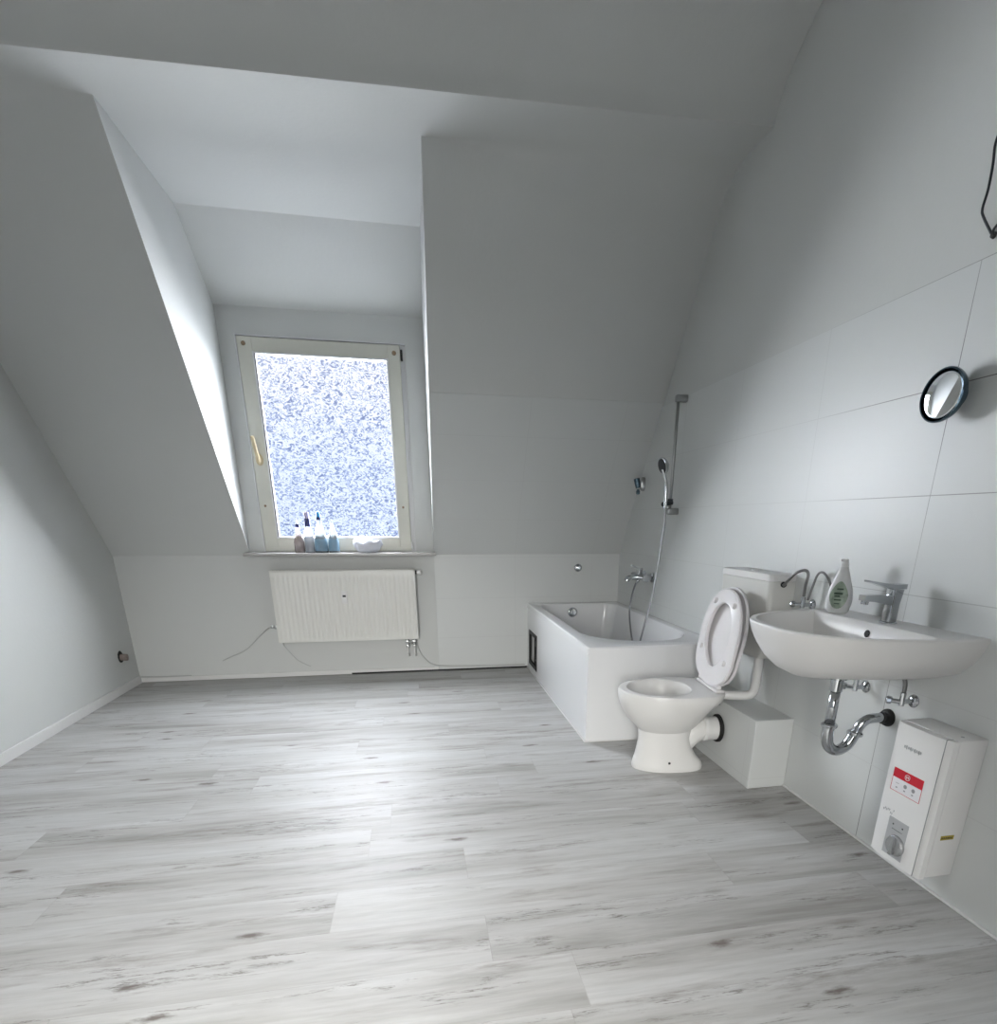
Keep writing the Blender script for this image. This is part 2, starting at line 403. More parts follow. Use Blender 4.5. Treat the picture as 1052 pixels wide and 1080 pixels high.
box(b, WX0 - .004, WX0 + .004, -.008, .02, WZ0, WZ1 + .004, .002); box(b, WX0 - .004, WX1 + .004, -.008, .02, WZ1 - .004, WZ1 + .004, .002)
obj('outer_frame', b, M['bead'], win)
GX0, GX1, GZ0, GZ1 = 1.050, 1.868, .985, 2.090
b = BM(); rect_frame(b, WX0 + .006, 1.950, WZ0 + .004, WZ1 - .008, GX0 - WX0 - .006, -.012, .05, .004, wt=WZ1 - .008 - GZ1, wb_=GZ0 - WZ0 - .004, wr_=1.950 - GX1)
sash = obj('sash', b, M['frame'], win, label='cream painted opening sash')
b = BM(); rect_frame(b, GX0 - .004, GX1 + .004, GZ0 - .004, GZ1 + .004, .011, -.017, .03, .002); obj('glazing_bead', b, M['bead'], sash)
b = BM(); box(b, GX0 + .006, GX0 + .012, -.0175, .03, GZ0 + .006, GZ1 - .006); obj('gasket', b, M['gasket'], sash)
b = BM(); box(b, GX0, GX1, .020, .024, GZ0, GZ1); pane = obj('pane', b, M['pane'], win, label='frosted figured glass pane')
# handle: round rosette with lever turned up
b = BM(); lathe(b, [(0, 0), (.023, 0), (.023, .007), (.014, .013), (.012, .03), (0, .03)], (1.003, -.012, 1.475), (0, -1, 0), sx=1, sy=1.6, up=(1, 0, 0)); 
hd = obj('handle', b, M['beige'], sash, 'auto', label='yellowed beige lever handle')
b = BM(); tube(b, spline([(1.003, -.040, 1.462), (1.000, -.050, 1.50), (.992, -.048, 1.55), (.984, -.044, 1.61)], 5), .012); obj('lever', b, M['beige'], hd, True)
for px, pz, w in ((1.000, 2.135, .013), (1.912, 2.128, .014), (.998, 1.19, .008), (1.908, 1.19, .008)):
    b = BM(); lathe(b, [(0, 0), (w, 0), (w * .8, .003), (0, .003)], (px, -.012, pz), (0, -1, 0), 12); obj('screw', b, M['rust'], sash)
b = BM(); box(b, 1.952, 1.966, -.014, .02, 2.09, 2.15, .002); obj('hinge', b, M['gap'], win, label='dark open hinge slot')
b = BM(); lathe(b, [(0, 0), (.007, 0), (.007, .05), (0, .05)], (1.956, -.016, .905), (0, 0, 1), 12); obj('hinge', b, M['bead'], win)
# sill
b = BM(); box(b, .838, 2.118, -.125, .02, .868, .8885, .004)
sill = obj('window_sill', b, M['stone'], None, loc=(1.478, -.05, .868)); sill['kind'] = 'structure'; sill.name = 'trim_4'; sill['label'] = 'grey stone window sill'

# ------------------------------------------------------------------ radiator
RX0, RX1, RZ0, RZ1 = .985, 1.963, .272, .772
rad = thing('radiator', 'white ribbed panel radiator mounted on the wall below the window', 'radiator', ((RX0 + RX1) / 2, -.06, RZ0))
b = BM()
n = 30; xs = []
step = (RX1 - RX0 - .03) / n
prof = [(RX0 + .003, -.116)]
for i in range(n):
    x = RX0 + .015 + i * step
    prof += [(x + step * .10, -.116), (x + step * .30, -.1225), (x + step * .70, -.1225), (x + step * .90, -.116)]
prof += [(RX1 - .003, -.116), (RX1 - .003, -.106), (RX0 + .003, -.106)]
# ribs stop short of the top and the bottom of the pressed sheet
def ring(z, f): return [(x, -.106 + (y + .106) * f if y < -.117 else y, z) for x, y in prof]
def ring2(z, f): return [(x, (-.116 + (y + .116) * f) if y < -.1161 else y, z) for x, y in prof]
loft(b, [ring2(RZ0 + .004, 0), ring2(RZ0 + .030, 0), ring2(RZ0 + .048, 1), ring2(RZ1 - .055, 1), ring2(RZ1 - .036, 0), ring2(RZ1 - .006, 0)])
obj('front_panel', b, M['rad'], rad, 'auto')
b = BM(); box(b, RX0 + .005, RX1 - .005, -.046, -.036, RZ0 + .01, RZ1 - .01, .003); obj('back_panel', b, M['rad'], rad)
for x in (RX0, RX1):
    s = 1 if x == RX0 else -1
    b = BM(); box(b, x, x + s * .002, -.112, -.040, RZ0 + .01, RZ1, .0008); obj('side_cover', b, M['rad'], rad)
b = BM()
box(b, RX0, RX1, -.118, -.108, RZ1 - .004, RZ1 + .002, .001); box(b, RX0, RX1, -.048, -.038, RZ1 - .004, RZ1 + .002, .001)
for i in range(40):
    x = RX0 + .008 + i * (RX1 - RX0 - .02) / 39; box(b, x, x + .006, -.109, -.047, RZ1 - .003, RZ1 + .001)
obj('top_grille', b, M['rad'], rad)
for x in (RX0 + .18, RX1 - .18):
    b = BM(); box(b, x - .02, x + .02, -.037, 0, RZ0 + .08, RZ1 - .08, .002); obj('bracket', b, M['rad'], rad)
b = BM(); box(b, 1.448, 1.484, -.146, -.120, .545, .632, .004); al = obj('cost_meter', b, M['plastic'], rad, label='small white meter box')
b = BM(); box(b, 1.455, 1.477, -.148, -.144, .592, .606, .001); obj('display', b, M['dark'], al)
b = BM(); tube(b, [(RX1, -.08, .752), (RX1 + .012, -.08, .752)], .014); v = obj('thermostat_valve', b, M['dark'], rad, 'auto')
b = BM(); lathe(b, [(0, 0), (.016, 0), (.018, .01), (.018, .026), (.014, .032), (0, .032)], (RX1 + .012, -.08, .752), (1, 0, 0)); obj('cap', b, M['plastic'], v, 'auto')
b = BM(); tube(b, [(RX0, -.08, .385), (RX0 - .03, -.08, .385)], .011); box(b, RX0 - .020, RX0 - .004, -.094, -.066, .371, .399, .003); box(b, RX0 - .046, RX0 - .030, -.090, -.070, .375, .395, .003)
obj('return_plug', b, M['satin'], rad, 'auto')
for x in (1.878, 1.928):
    b = BM(); tube(b, [(x, -.08, RZ0 + .01), (x, -.08, .225)], .012); box(b, x - .015, x + .015, -.095, -.065, .243, .262, .003); box(b, x - .012, x + .012, -.092, -.068, .212, .230, .003)
    obj('pipe_valve', b, M['satin'], rad, 'auto')
b = BM(); tube(b, [(1.878, -.08, .237), (1.928, -.08, .237)], .006); obj('valve_bridge', b, M['satin'], rad, True)
for x in (1.878, 1.928):
    b = BM(); tube(b, spline([(x, -.08, .215), (x, -.075, .17), (x + .005, -.045, .14), (x + .005, -.004, .13)], 6), .007); obj('supply_pipe', b, M['plastic'], rad, True)
def cable(name, pts, r, m, label, cat, n=6):
    b = BM(); P = spline(pts, n); tube(b, P, r, 8); o = obj(name, b, m, None, True, loc=P[0]); return tag(o, label, cat)
cable('wall_cable', [(RX0 - .044, -.080, .385), (.915, -.05, .372), (.86, -.010, .330), (.735, -.007, .216), (.62, -.007, .165), (.563, -.007, .139)], .0042, M['cable'], 'thin pale cable slanting down the back wall left of the radiator', 'cable')
cable('wall_cable', [(.995, -.030, .262), (1.00, -.012, .228), (1.06, -.007, .140), (1.10, -.007, .105), (1.161, -.007, .073)], .0035, M['cable'], 'short thin cable hanging below the bottom left corner of the radiator', 'cable')
cable('wall_cable', [(1.945, -.030, .262), (1.950, -.012, .205), (1.977, -.012, .136), (2.044, -.014, .062), (2.152, -.016, .040), (2.40, -.014, .030), (2.78, -.014, .026)], .0042, M['cable'], 'thin cable curving from the right end of the radiator along the floor to the bathtub', 'cable')
cable('wall_cable', [(.015, -.016, .046), (.10, -.016, .042), (.20, -.016, .040), (.34, -.016, .042)], .0038, M['cable'], 'short pale cable lying on the skirting in the far left corner', 'cable')

# ------------------------------------------------------------------ hole with pipe stub in left wall
hole = thing('waste_pipe_stub', 'old pipe stub in a broken dark hole low on the left wall', 'pipe', (0, -.2, .232))
b = BM(); ph = []
for k in range(22):
    a = 2 * PI * k / 22; r = .034 * (1 + .16 * noise.noise(Vector((math.cos(a) * 2, math.sin(a) * 2, 3)))) ; ph.append((r * math.cos(a) - .20, r * math.sin(a) * 1.15 + .232))
prism(b, ph, -.001, .0015); obj('hole', b, M['rubber'], hole, label='black hole edge')
b = BM(); lathe(b, [(.022, 0), (.022, .038), (.019, .038), (.018, .004), (0, .004)], (.001, -.198, .228), (1, .1, -.05)); obj('pipe_end', b, M['pipegrey'], hole, 'auto')

# ------------------------------------------------------------------ bathtub
TX, TL, TH = 2.8013, 1.6885, .5087
tub = thing('bathtub', 'white built-in bathtub with smooth white apron beneath the sloped wall', 'bathtub', ((TX + W) / 2, -TL / 2, 0))
def rrect(x0, x1, y0, y1, r, z, n=12, rr=None):
    # corners: order (x1,y1),(x0,y1),(x0,y0),(x1,y0); rr = radii per corner
    rr = rr or [r] * 4; out = []
    for (cx, cy, a0), q in zip(((x1, y1, 0), (x0, y1, 90), (x0, y0, 180), (x1, y0, 270)), rr):
        sx = -1 if a0 in (0, 270) else 1; sy = -1 if a0 in (0, 90) else 1
        for k in range(n + 1):
            a = math.radians(a0 + 90 * k / n); out.append((cx + sx * q + q * math.cos(a), cy + sy * q + q * math.sin(a), z))
    return out
b = BM()
X0, X1, Y0, Y1 = TX - .006, W - .001, -TL - .006, -.008
R4 = [.10, .10, .33, .26]
def tubring(ins, z, f=1.0, back=0):
    return rrect(X0 + .078 + ins, X1 - .062 - ins, Y0 + .135 + ins * 1.4, Y1 - .10 - ins * .6, 0, z, 12, [max(.05, q - ins * .5) for q in R4])
rings = [rrect(X0, X1, Y0, Y1, .012, TH - .035, 12), rrect(X0, X1, Y0, Y1, .012, TH - .006, 12), rrect(X0 + .006, X1 - .006, Y0 + .006, Y1 - .006, .012, TH, 12),
         tubring(-.012, TH), tubring(-.003, TH - .004), tubring(.004, TH - .018), tubring(.02, TH - .12), tubring(.045, .20), tubring(.07, .13), tubring(.11, .105)]
loft(b, rings, cap0=False)
obj('basin', b, M['acrylic'], tub, 'auto', label='white acrylic basin with broad rim')
# side apron with inspection opening near the back wall
b = BM()
HY0, HY1, HZ0, HZ1 = -.385, -.085, .055, .320
for (ya, yb, za, zb) in ((-TL, HY0, 0, TH - .03), (HY1, 0, 0, TH - .03), (HY0, HY1, 0, HZ0), (HY0, HY1, HZ1, TH - .03)):
    box(b, TX, TX + .018, ya, yb, za, zb)
sa = obj('side_apron', b, M['acrylic'], tub)
b = BM(); box(b, TX + .045, TX + .05, HY0 - .03, HY1 + .03, .03, .345)
obj('opening_back', b, M['rubber'], tub, label='black cavity behind the opening')
b = BM()
for (ya, yb, za, zb) in ((HY0, HY0 + .03, HZ0, HZ1), (HY1 - .03, HY1, HZ0, HZ1), (HY0, HY1, HZ0, HZ0 + .03), (HY0, HY1, HZ1 - .03, HZ1)):
    box(b, TX - .003, TX + .012, ya, yb, za, zb, .001)
obj('opening_frame', b, M['rubber'], sa, label='black frame of the inspection opening')
b = BM()
for k in range(7):
    lathe(b, [(0, -.02), (.012 + .005 * (k % 3), -.01), (.014, .01), (0, .02)], (TX + .036, -.22 - .016 * (k % 4), .10 + .03 * k), (0, 1, .3), 10)
obj('foam_filling', b, M['greyprint'], tub, True, label='greyish mounting foam inside the opening')
b = BM(); box(b, TX + .018, W, -TL, -TL + .018, 0, TH - .03); ea = obj('end_apron', b, M['acrylic'], tub)
b = BM(); tube(b, [(TX - .001, -.01, .003), (TX - .001, -TL, .003), (W, -TL - .001, .003)], .005, 8); obj('silicone_joint', b, M['silicone'], tub, True)
b = BM(); lathe(b, [(0, .0), (.036, 0), (.036, .006), (.030, .010), (.029, .010), (.0285, .004), (.024, .004), (.022, .012), (0, .014)], (3.128, -.130, .448), (0, -1, .12), 28)
ov = obj('overflow_cover', b, M['chrome'], tub, 'auto')
b = BM(); box(b, 3.125, 3.131, -.150, -.140, .420, .476, .002); obj('overflow_bar', b, M['greyprint'], ov)

# spout on back wall
sp_ = thing('bath_inlet', 'small round chrome inlet fitting on the tiled wall above the bathtub end', 'tap', (3.195, -.007, .768))
b = BM(); lathe(b, [(0, 0), (.030, 0), (.030, .004), (.024, .010), (.016, .012), (.016, .030), (0, .030)], (3.195, -.0075, .768), (0, -1, 0)); obj('rosette', b, M['chrome'], sp_, 'auto')
b = BM(); lathe(b, [(0, 0), (.012, 0), (.012, .012), (0, .014)], (3.197, -.037, .768), (0, -1, 0)); obj('plug', b, M['chrome'], sp_, 'auto')

# bath mixer
mx = thing('bath_mixer', 'chrome single-lever bath mixer on the tiled wall above the bathtub', 'tap', (W, -.62, .755))
for y in (-.545, -.695):
    b = BM(); lathe(b, [(0, 0), (.033, 0), (.033, .005), (.026, .014), (.020, .016), (.020, .05), (0, .05)], (W - .0005, y, .752), (-1, 0, 0)); obj('rosette', b, M['chrome'], mx, 'auto')
b = BM(); tube(b, [(W - .065, -.745, .752), (W - .065, -.505, .752)], .024, 20); obj('body', b, M['chrome'], mx, 'auto')
b = BM(); tube(b, spline([(W - .065, -.62, .750), (W - .12, -.62, .748), (W - .140, -.62, .745), (W - .150, -.62, .738), (W - .155, -.62, .726)], 5), [.018] * 21, 16); obj('spout', b, M['chrome'], mx, 'auto')
b = BM(); tube(b, [(W - .065, -.62, .765), (W - .068, -.62, .800)], .021, 18)
lv = obj('cartridge', b, M['chrome'], mx, 'auto')
b = BM(); loft(b, [[(x, -.62 + y, z + y2) for y, y2 in ((-.012, 0), (.012, 0), (.012, .010), (-.012, .010))] for x, z in ((W - .05, .800), (W - .085, .803), (W - .125, .822))]); obj('lever', b, M['chrome'], lv)
b = BM(); tube(b, [(W - .065, -.62, .735), (W - .085, -.62, .715)], .010, 12); obj('hose_outlet', b, M['chrome'], mx, True)
# wall holder
hk = thing('hand_shower_holder', 'small chrome wall holder near the sloped wall above the bathtub', 'holder', (W, -.44, 1.36))
b = BM(); lathe(b, [(0, 0), (.022, 0), (.022, .02), (.016, .03), (0, .03)], (W - .0005, -.43, 1.345), (-1, 0, 0), up=(0, 1, 0), sy=2.0, sx=1.0); obj('wall_plate', b, M['satin'], hk, 'auto')
b = BM(); lathe(b, [(0, 0), (.016, 0), (.021, .06), (.014, .062), (.011, .004), (0, .004)], (W - .045, -.435, 1.32), (-.25, 0, 1)); obj('cup', b, M['navyrim'], hk, 'auto')
b = BM(); lathe(b, [(0, 0), (.012, .004), (.014, .02), (.008, .034), (0, .036)], (W - .048, -.445, 1.277), (0, 0, 1)); obj('lower_knob', b, M['navyrim'], hk, 'auto')
# shower rail set
sr = thing('shower_rail', 'tall chrome shower rail on the right wall above the bathtub', 'shower rail', (W, -1.0, 1.16))
b = BM(); tube(b, [(W - .052, -1.0, 1.150), (W - .052, -1.0, 1.765)], .0085, 14); obj('rail', b, M['satin'], sr, True)
for z in (1.163, 1.757):
    b = BM(); box(b, W - .068, W - .0005, -1.016, -.984, z - .018, z + .018, .006, 3); obj('wall_bracket', b, M['satin'], sr, 'auto')
b = BM(); tube(b, [(W - .052, -1.0, 1.200), (W - .052, -1.0, 1.232)], .016, 16); tube(b, [(W - .045, -1.0, 1.213), (W - .115, -1.045, 1.200)], .014, 14); obj('slider', b, M['dark'], sr, 'auto')
hs = thing('hand_shower', 'chrome hand shower with black round spray face on the rail', 'shower head', (W - .105, -1.06, 1.205))
hp = spline([(W - .115, -1.078, 1.175), (W - .115, -1.075, 1.24), (W - .120, -1.075, 1.31), (W - .140, -1.080, 1.365), (W - .150, -1.080, 1.385)], 6)
b = BM(); tube(b, hp, [.0095 + .002 * abs(i / 24 - .5) for i in range(len(hp))], 14); obj('grip', b, M['chrome'], hs, True)
ax = Vector((-.96, -.10, -.32)).normalized(); hc = Vector((W - .140, -1.075, 1.405))
b = BM(); lathe(b, [(0, -.026), (.018, -.022), (.040, -.006), (.046, .004), (.046, .010), (.042, .012), (0, .012)], hc, ax, 30); obj('head', b, M['chrome'], hs, 'auto')
b = BM(); lathe(b, [(0, .0), (.040, 0), (.038, .004), (0, .005)], hc + ax * .0122, ax, 30); obj('spray_face', b, M['dark'], hs, 'auto')
hz = spline([(W - .086, -.62, .714), (W - .090, -.60, .68), (W - .095, -.57, .606), (W - .105, -.575, .511), (W - .125, -.664, .415), (W - .155, -.80, .345), (W - .185, -.95, .325), (W - .202, -1.04, .365), (W - .205, -1.068, .416), (W - .185, -1.075, .529), (W - .155, -1.08, .672), (W - .125, -1.082, .948), (W - .115, -1.085, 1.10), (W - .115, -1.078, 1.178)], 8)
b = BM(); tube(b, hz, .0062, 10)
tag(obj('shower_hose', b, M['hose'], None, True, loc=(W - .2, -1.0, .35)), 'long metal shower hose looping down from the rail into the bathtub', 'hose')

# ------------------------------------------------------------------ boxed ledge beside the toilet
LX, LY, LH = W - .177, -2.352, .314
b = BM(); box(b, LX, W, LY, -TL - .0065, 0, LH, .003)
ledge = struct('wall_ledge', b, M['tiles'], label='low tiled pipe boxing at the foot of the right wall')
uvmap(ledge, lambda c, n: (c.y + 2.80 + 12.1 if abs(n.x) > .5 else c.x + 9.3, c.z + .25))

# ------------------------------------------------------------------ toilet
TO = Vector((2.853, -2.018, 0)); TH_ = math.radians(-4.5); RZ = .388
toilet = thing('toilet', 'white floor-standing toilet with raised seat and lid beside the bathtub', 'toilet', tuple(TO))
toilet.rotation_euler = (0, 0, TH_)
toilet['_org'] = (0, 0, 0)          # its parts are written in its own frame, x running back to the wall
def egg(x0, x1, hw, z, n=44, back=2.6, front=2.0, wide=.52):
    # closed outline: x0 front tip, x1 back end, superellipse with its own power in front and behind
    xc = x0 + (x1 - x0) * wide; out = []
    for k in range(n):
        a = 2 * PI * k / n; c, s = math.cos(a), math.sin(a)
        p = back if c > 0 else front; L_ = (x1 - xc) if c > 0 else (xc - x0)
        out.append((xc + L_ * math.copysign(abs(c) ** (2 / p), c), hw * math.copysign(abs(s) ** (2 / p), s), z))
    return out
b = BM()
S = [(.084, .418, .098, 0, 3), (.082, .420, .100, .012, 3), (.086, .414, .096, .03, 3), (.094, .385, .087, .06, 3), (.102, .362, .082, .10, 2.8), (.108, .350, .080, .15, 2.6), (.104, .352, .085, .19, 2.4), (.080, .372, .108, .215, 2.4),
     (.050, .395, .135, .25, 2.5), (.022, .415, .158, .29, 2.7), (.008, .440, .172, .325, 3), (.001, .462, .178, .350, 3.4), (.0, .468, .180, RZ - .012, 3.6), (.004, .466, .177, RZ - .002, 3.6), (.010, .460, .171, RZ, 3.6)]
rings = [egg(a, c, h, z, back=p) for a, c, h, z, p in S]
inn = [(.038, .330, .142, RZ, 2.2), (.044, .326, .137, RZ - .006, 2.2), (.046, .325, .136, RZ - .03, 2.2), (.060, .318, .122, RZ - .07, 2.2), (.09, .30, .098, RZ - .105, 2.2), (.15, .29, .062, RZ - .125, 2), (.19, .27, .035, RZ - .17, 2)]
rings += [egg(a, c, h, z, back=p) for a, c, h, z, p in inn]
loft(b, rings)
bowl = obj('bowl', b, M['ceramic'], toilet, 'auto')
# trapway leaving at the back, sleeve and rubber collar
b = BM(); tube(b, spline([(.17, 0, .045), (.25, 0, .065), (.315, 0, .105), (.365, 0, .155), (.405, 0, .178), (.440, 0, .180)], 6), .052, 22); obj('trapway', b, M['ceramic'], toilet, 'auto')
b = BM(); lathe(b, [(.050, 0), (.058, 0), (.060, .004), (.060, .020), (.056, .026), (.056, .075), (.050, .075)], (.412, 0, .180), (1, 0, 0)); obj('waste_sleeve', b, M['plastic'], toilet, 'auto')
b = BM(); lathe(b, [(.050, 0), (.062, 0), (.0665, .006), (.0665, .016), (.060, .020), (.050, .020)], (.478, 0, .180), (1, 0, 0)); obj('rubber_collar', b, M['rubber'], toilet, 'auto', label='black rubber waste collar')
b = BM(); lathe(b, [(0, 0), (.006, 0), (.005, .003), (0, .003)], (.235, -.0905, .046), (0, -1, .15), 12); obj('fixing_hole', b, M['dark'], toilet)
# seat hinge block
b = BM(); box(b, .405, .445, -.125, .125, RZ + .001, RZ + .014, .004); obj('hinge_bar', b, M['seatw'], toilet, 'auto')
for y in (-.085, .085):
    b = BM(); tube(b, [(.425, y - .022, RZ + .022), (.425, y + .022, RZ + .022)], .011, 16); obj('hinge', b, M['seatw'], toilet, 'auto')
b = BM(); tube(b, [(.43, -.115, RZ - .02), (.43, -.115, RZ - .055)], .005, 10); obj('hinge_bolt', b, M['greyprint'], toilet, True)
# raised seat ring and lid: outlines drawn in a plane (s up the plate, v across), then stood up
def plate(base, lean, s, v, d):
    # base (x,z) hinge, lean angle back from vertical; d = thickness direction towards the front (-x)
    x = base[0] + s * math.sin(lean) - d * math.cos(lean); z = base[1] + s * math.cos(lean) + d * math.sin(lean); return (x, v, z)
def outline(s0, s1, hw, n=56, low=5.5):
    out = []; sc = s0 + (s1 - s0) * .50
    for k in range(n):
        a = 2 * PI * k / n; c, s = math.cos(a), math.sin(a)
        if c > 0: ss = sc + (s1 - sc) * abs(c) ** (2 / 2.1); vv = hw * math.copysign(abs(s) ** (2 / 2.1), s)
        else: ss = sc - (sc - s0) * abs(c) ** (2 / low); vv = hw * math.copysign(abs(s) ** (2 / 2.3), s) * (1 - .36 * max(0, -c) ** 1.6)
        out.append((ss, vv))
    return out
def stand(ol, base, lean, d): return [plate(base, lean, s, v, d) for s, v in ol]
LB, LL = (.440, RZ + .004), math.radians(9)
b = BM()
o1 = outline(.0, .447, .198); o2 = outline(.004, .443, .194); o3 = outline(.02, .427, .175)
loft(b, [stand(o2, LB, LL, 0), stand(o1, LB, LL, .004), stand(o1, LB, LL, .014), stand(o2, LB, LL, .016), stand(o3, LB, LL, .010)])
obj('lid', b, M['seatw'], toilet, 'auto')
SB = (.425, RZ + .004); SL = math.radians(7.5)
so = outline(.004, .440, .195); so2 = outline(.010, .434, .189); si = outline(.092, .374, .118, low=2.4); si2 = outline(.086, .380, .124, low=2.4)
b = BM()
R_ = [stand(so2, SB, SL, .0), stand(so, SB, SL, .006), stand(so, SB, SL, .012), stand(so2, SB, SL, .017), stand(outline(.03, .414, .166), SB, SL, .013), stand(si2, SB, SL, .020), stand(si, SB, SL, .016), stand(si, SB, SL, .004), stand(si2, SB, SL, 0)]
V = [[b.verts.new(Vector(p)) for p in r] for r in R_]; nn = len(V[0])
for i in range(len(V)):
    A, B = V[i], V[(i + 1) % len(V)]
    for k in range(nn): b.faces.new((A[k], A[(k + 1) % nn], B[(k + 1) % nn], B[k]))
seat = obj('seat', b, M['seatw'], toilet, 'auto')
for s, v in ((.375, .095), (.375, -.095), (.16, .135), (.13, -.125)):
    b = BM(); p = plate(SB, SL, s, v, .013); q = plate(SB, SL, s, v, .030); dd = (Vector(q) - Vector(p)).normalized()
    lathe(b, [(0, 0), (.013, 0), (.011, .012), (.008, .015), (0, .015)], p, dd, 16, sy=1.0); obj('buffer', b, M['seatw'], seat, 'auto')

# ------------------------------------------------------------------ cistern and flush pipe
CY0, CY1 = -2.222, -1.815
cis = thing('cistern', 'white plastic wall-hung cistern on the tiles behind the raised toilet lid', 'cistern', (W, (CY0 + CY1) / 2, .545))
b = BM()
def cring(z, f, ins=0): return rrect(W - .118 * f - ins, W - .0005, CY0 + ins, CY1 - ins, 0, z, 6, [.004, .02, .02, .004])
loft(b, [cring(.545, .80, .02), cring(.552, .84, .012), cring(.57, .87, .006), cring(.72, .95), cring(.872, 1.0)]); obj('tank', b, M['cistern'], cis, 'auto')
b = BM(); loft(b, [cring(.874, 1.02), cring(.893, 1.02), cring(.901, .98, .006), cring(.903, .90, .014)]); obj('tank_lid', b, M['plastic'], cis, 'auto')
b = BM(); lathe(b, [(0, 0), (.020, 0), (.019, .006), (0, .008)], (W - .065, -2.02, .9035), (0, 0, 1)); obj('flush_button', b, M['plastic'], cis, 'auto')
b = BM(); tube(b, spline([(W - .062, -2.130, .550), (W - .062, -2.130, .45), (W - .064, -2.128, .385), (W - .085, -2.120, .357), (W - .14, -2.100, .352), (W - .195, -2.075, .352)], 6), .021, 18)
tag(obj('flush_pipe', b, M['plastic'], None, True, loc=(W - .062, -2.13, .35)), 'white bent flush pipe between the cistern and the back of the toilet', 'pipe')
# cistern valve and hose
av = thing('angle_valve', 'chrome angle valve on the tiles between cistern and soap bottle', 'valve', (W, -2.345, .795))
def valve(root, y, z, left, k=.8):
    b = BM(); lathe(b, [(0, 0), (.021, 0), (.021, .003), (.015, .008), (.008, .010), (.008, .045), (0, .045)], (W - .0005, y, z), (-1, 0, 0)); obj('rosette', b, M['chrome'], root, 'auto')
    b = BM(); tube(b, [(W - .045, y, z - .012), (W - .045, y, z + .030)], .0085, 14); obj('outlet', b, M['chrome'], root, 'auto')
    b = BM(); tube(b, [(W - .045, y, z), (W - .066, y + left * .022, z)], .0075, 12)
    lathe(b, [(0, 0), (.008, 0), (.0125, .003), (.0135, .014), (.010, .018), (0, .018)], (W - .062, y + left * .020, z), (-.7, left * .7, 0), 9); obj('handwheel', b, M['chrome'], root, 'auto')
valve(av, -2.345, .795, 1)
hp_ = spline([(W - .045, -2.345, .828), (W - .047, -2.348, .87), (W - .045, -2.352, .912), (W - .055, -2.342, .928), (W - .07, -2.31, .915), (W - .075, -2.27, .880), (W - .07, -2.245, .862), (W - .06, -2.224, .862)], 6)
b = BM(); tube(b, hp_, .0058, 10); tag(obj('supply_hose', b, M['greycable'], None, True, loc=hp_[0]), 'thin grey supply hose arching from the angle valve into the side of the cistern', 'hose')
b = BM(); tube(b, [(W - .063, -2.232, .862), (W - .060, -2.2235, .862)], .012, 12); obj('inlet_nut', b, M['dark'], cis, 'auto')
hp2 = spline([(W - .035, -2.36, .815), (W - .03, -2.37, .87), (W - .028, -2.385, .915), (W - .026, -2.41, .925), (W - .022, -2.44, .905), (W - .014, -2.455, .875), (W - .003, -2.46, .860)], 6)
b = BM(); tube(b, hp2, .0045, 10); tag(obj('supply_hose', b, M['greycable'], None, True, loc=hp2[0]), 'short grey hose bending into the wall behind the soap bottle', 'hose')

# ------------------------------------------------------------------ washbasin
SY, HWS, SZ = -2.806, .305, .803
sink = thing('washbasin', 'wide white wall-hung ceramic washbasin on the right wall', 'sink', (W, SY, .64))
def bas(hw, xf, z, xb=W - .0005, n=40, p=2.6, cy=SY):
    # D-shaped outline: straight along the wall, bowed in front
    out = []
    for k in range(n + 1):
        a = PI * k / n; c, s = math.cos(a), math.sin(a)
        out.append((xb - (xb - xf) * abs(s) ** (2 / p), cy + hw * math.copysign(abs(c) ** (2 / p), c), z))
    return out
b = BM()
R_ = [bas(.06, W - .34, .640, W - .12, p=2.2), bas(.10, W - .375, .643, W - .09, p=2.2), bas(.175, W - .41, .660, W - .03), bas(.240, W - .44, .690, W - .0005), bas(.276, W - .465, .73), bas(.294, W - .482, .765), bas(.302, W - .490, .788), bas(.3045, W - .492, .798), bas(.302, W - .489, SZ), 
      ]
# inner opening
def binn(hw, xf, xb, z, p=2.5): return bas(hw, xf, z, xb, p=p)
R_ += [binn(.287, W - .472, W - .004, SZ + .0002, 2.6), binn(.275, W - .462, W - .125, SZ - .001, 2.8), binn(.268, W - .456, W - .132, SZ - .008, 2.8), binn(.250, W - .440, W - .140, SZ - .05, 2.7), binn(.215, W - .405, W - .155, SZ - .10, 2.5), binn(.14, W - .36, W - .18, SZ - .128, 2.3), binn(.04, W - .30, W - .23, SZ - .135, 2.1)]
loft(b, R_)
obj('basin', b, M['ceramic'], sink, 'auto')
b = BM(); lathe(b, [(0, 0), (.012, 0), (.010, .002), (0, .002)], (W - .1385, SY - .01, SZ - .034), (-1, 0, .16), 18, up=(0, 1, 0)); obj('overflow_hole', b, M['rubber'], sink, label='dark overflow hole')
b = BM(); lathe(b, [(0, 0), (.022, 0), (.020, .003), (0, .004)], (W - .268, SY, SZ - .1345), (0, 0, 1)); obj('drain', b, M['chrome'], sink, 'auto')

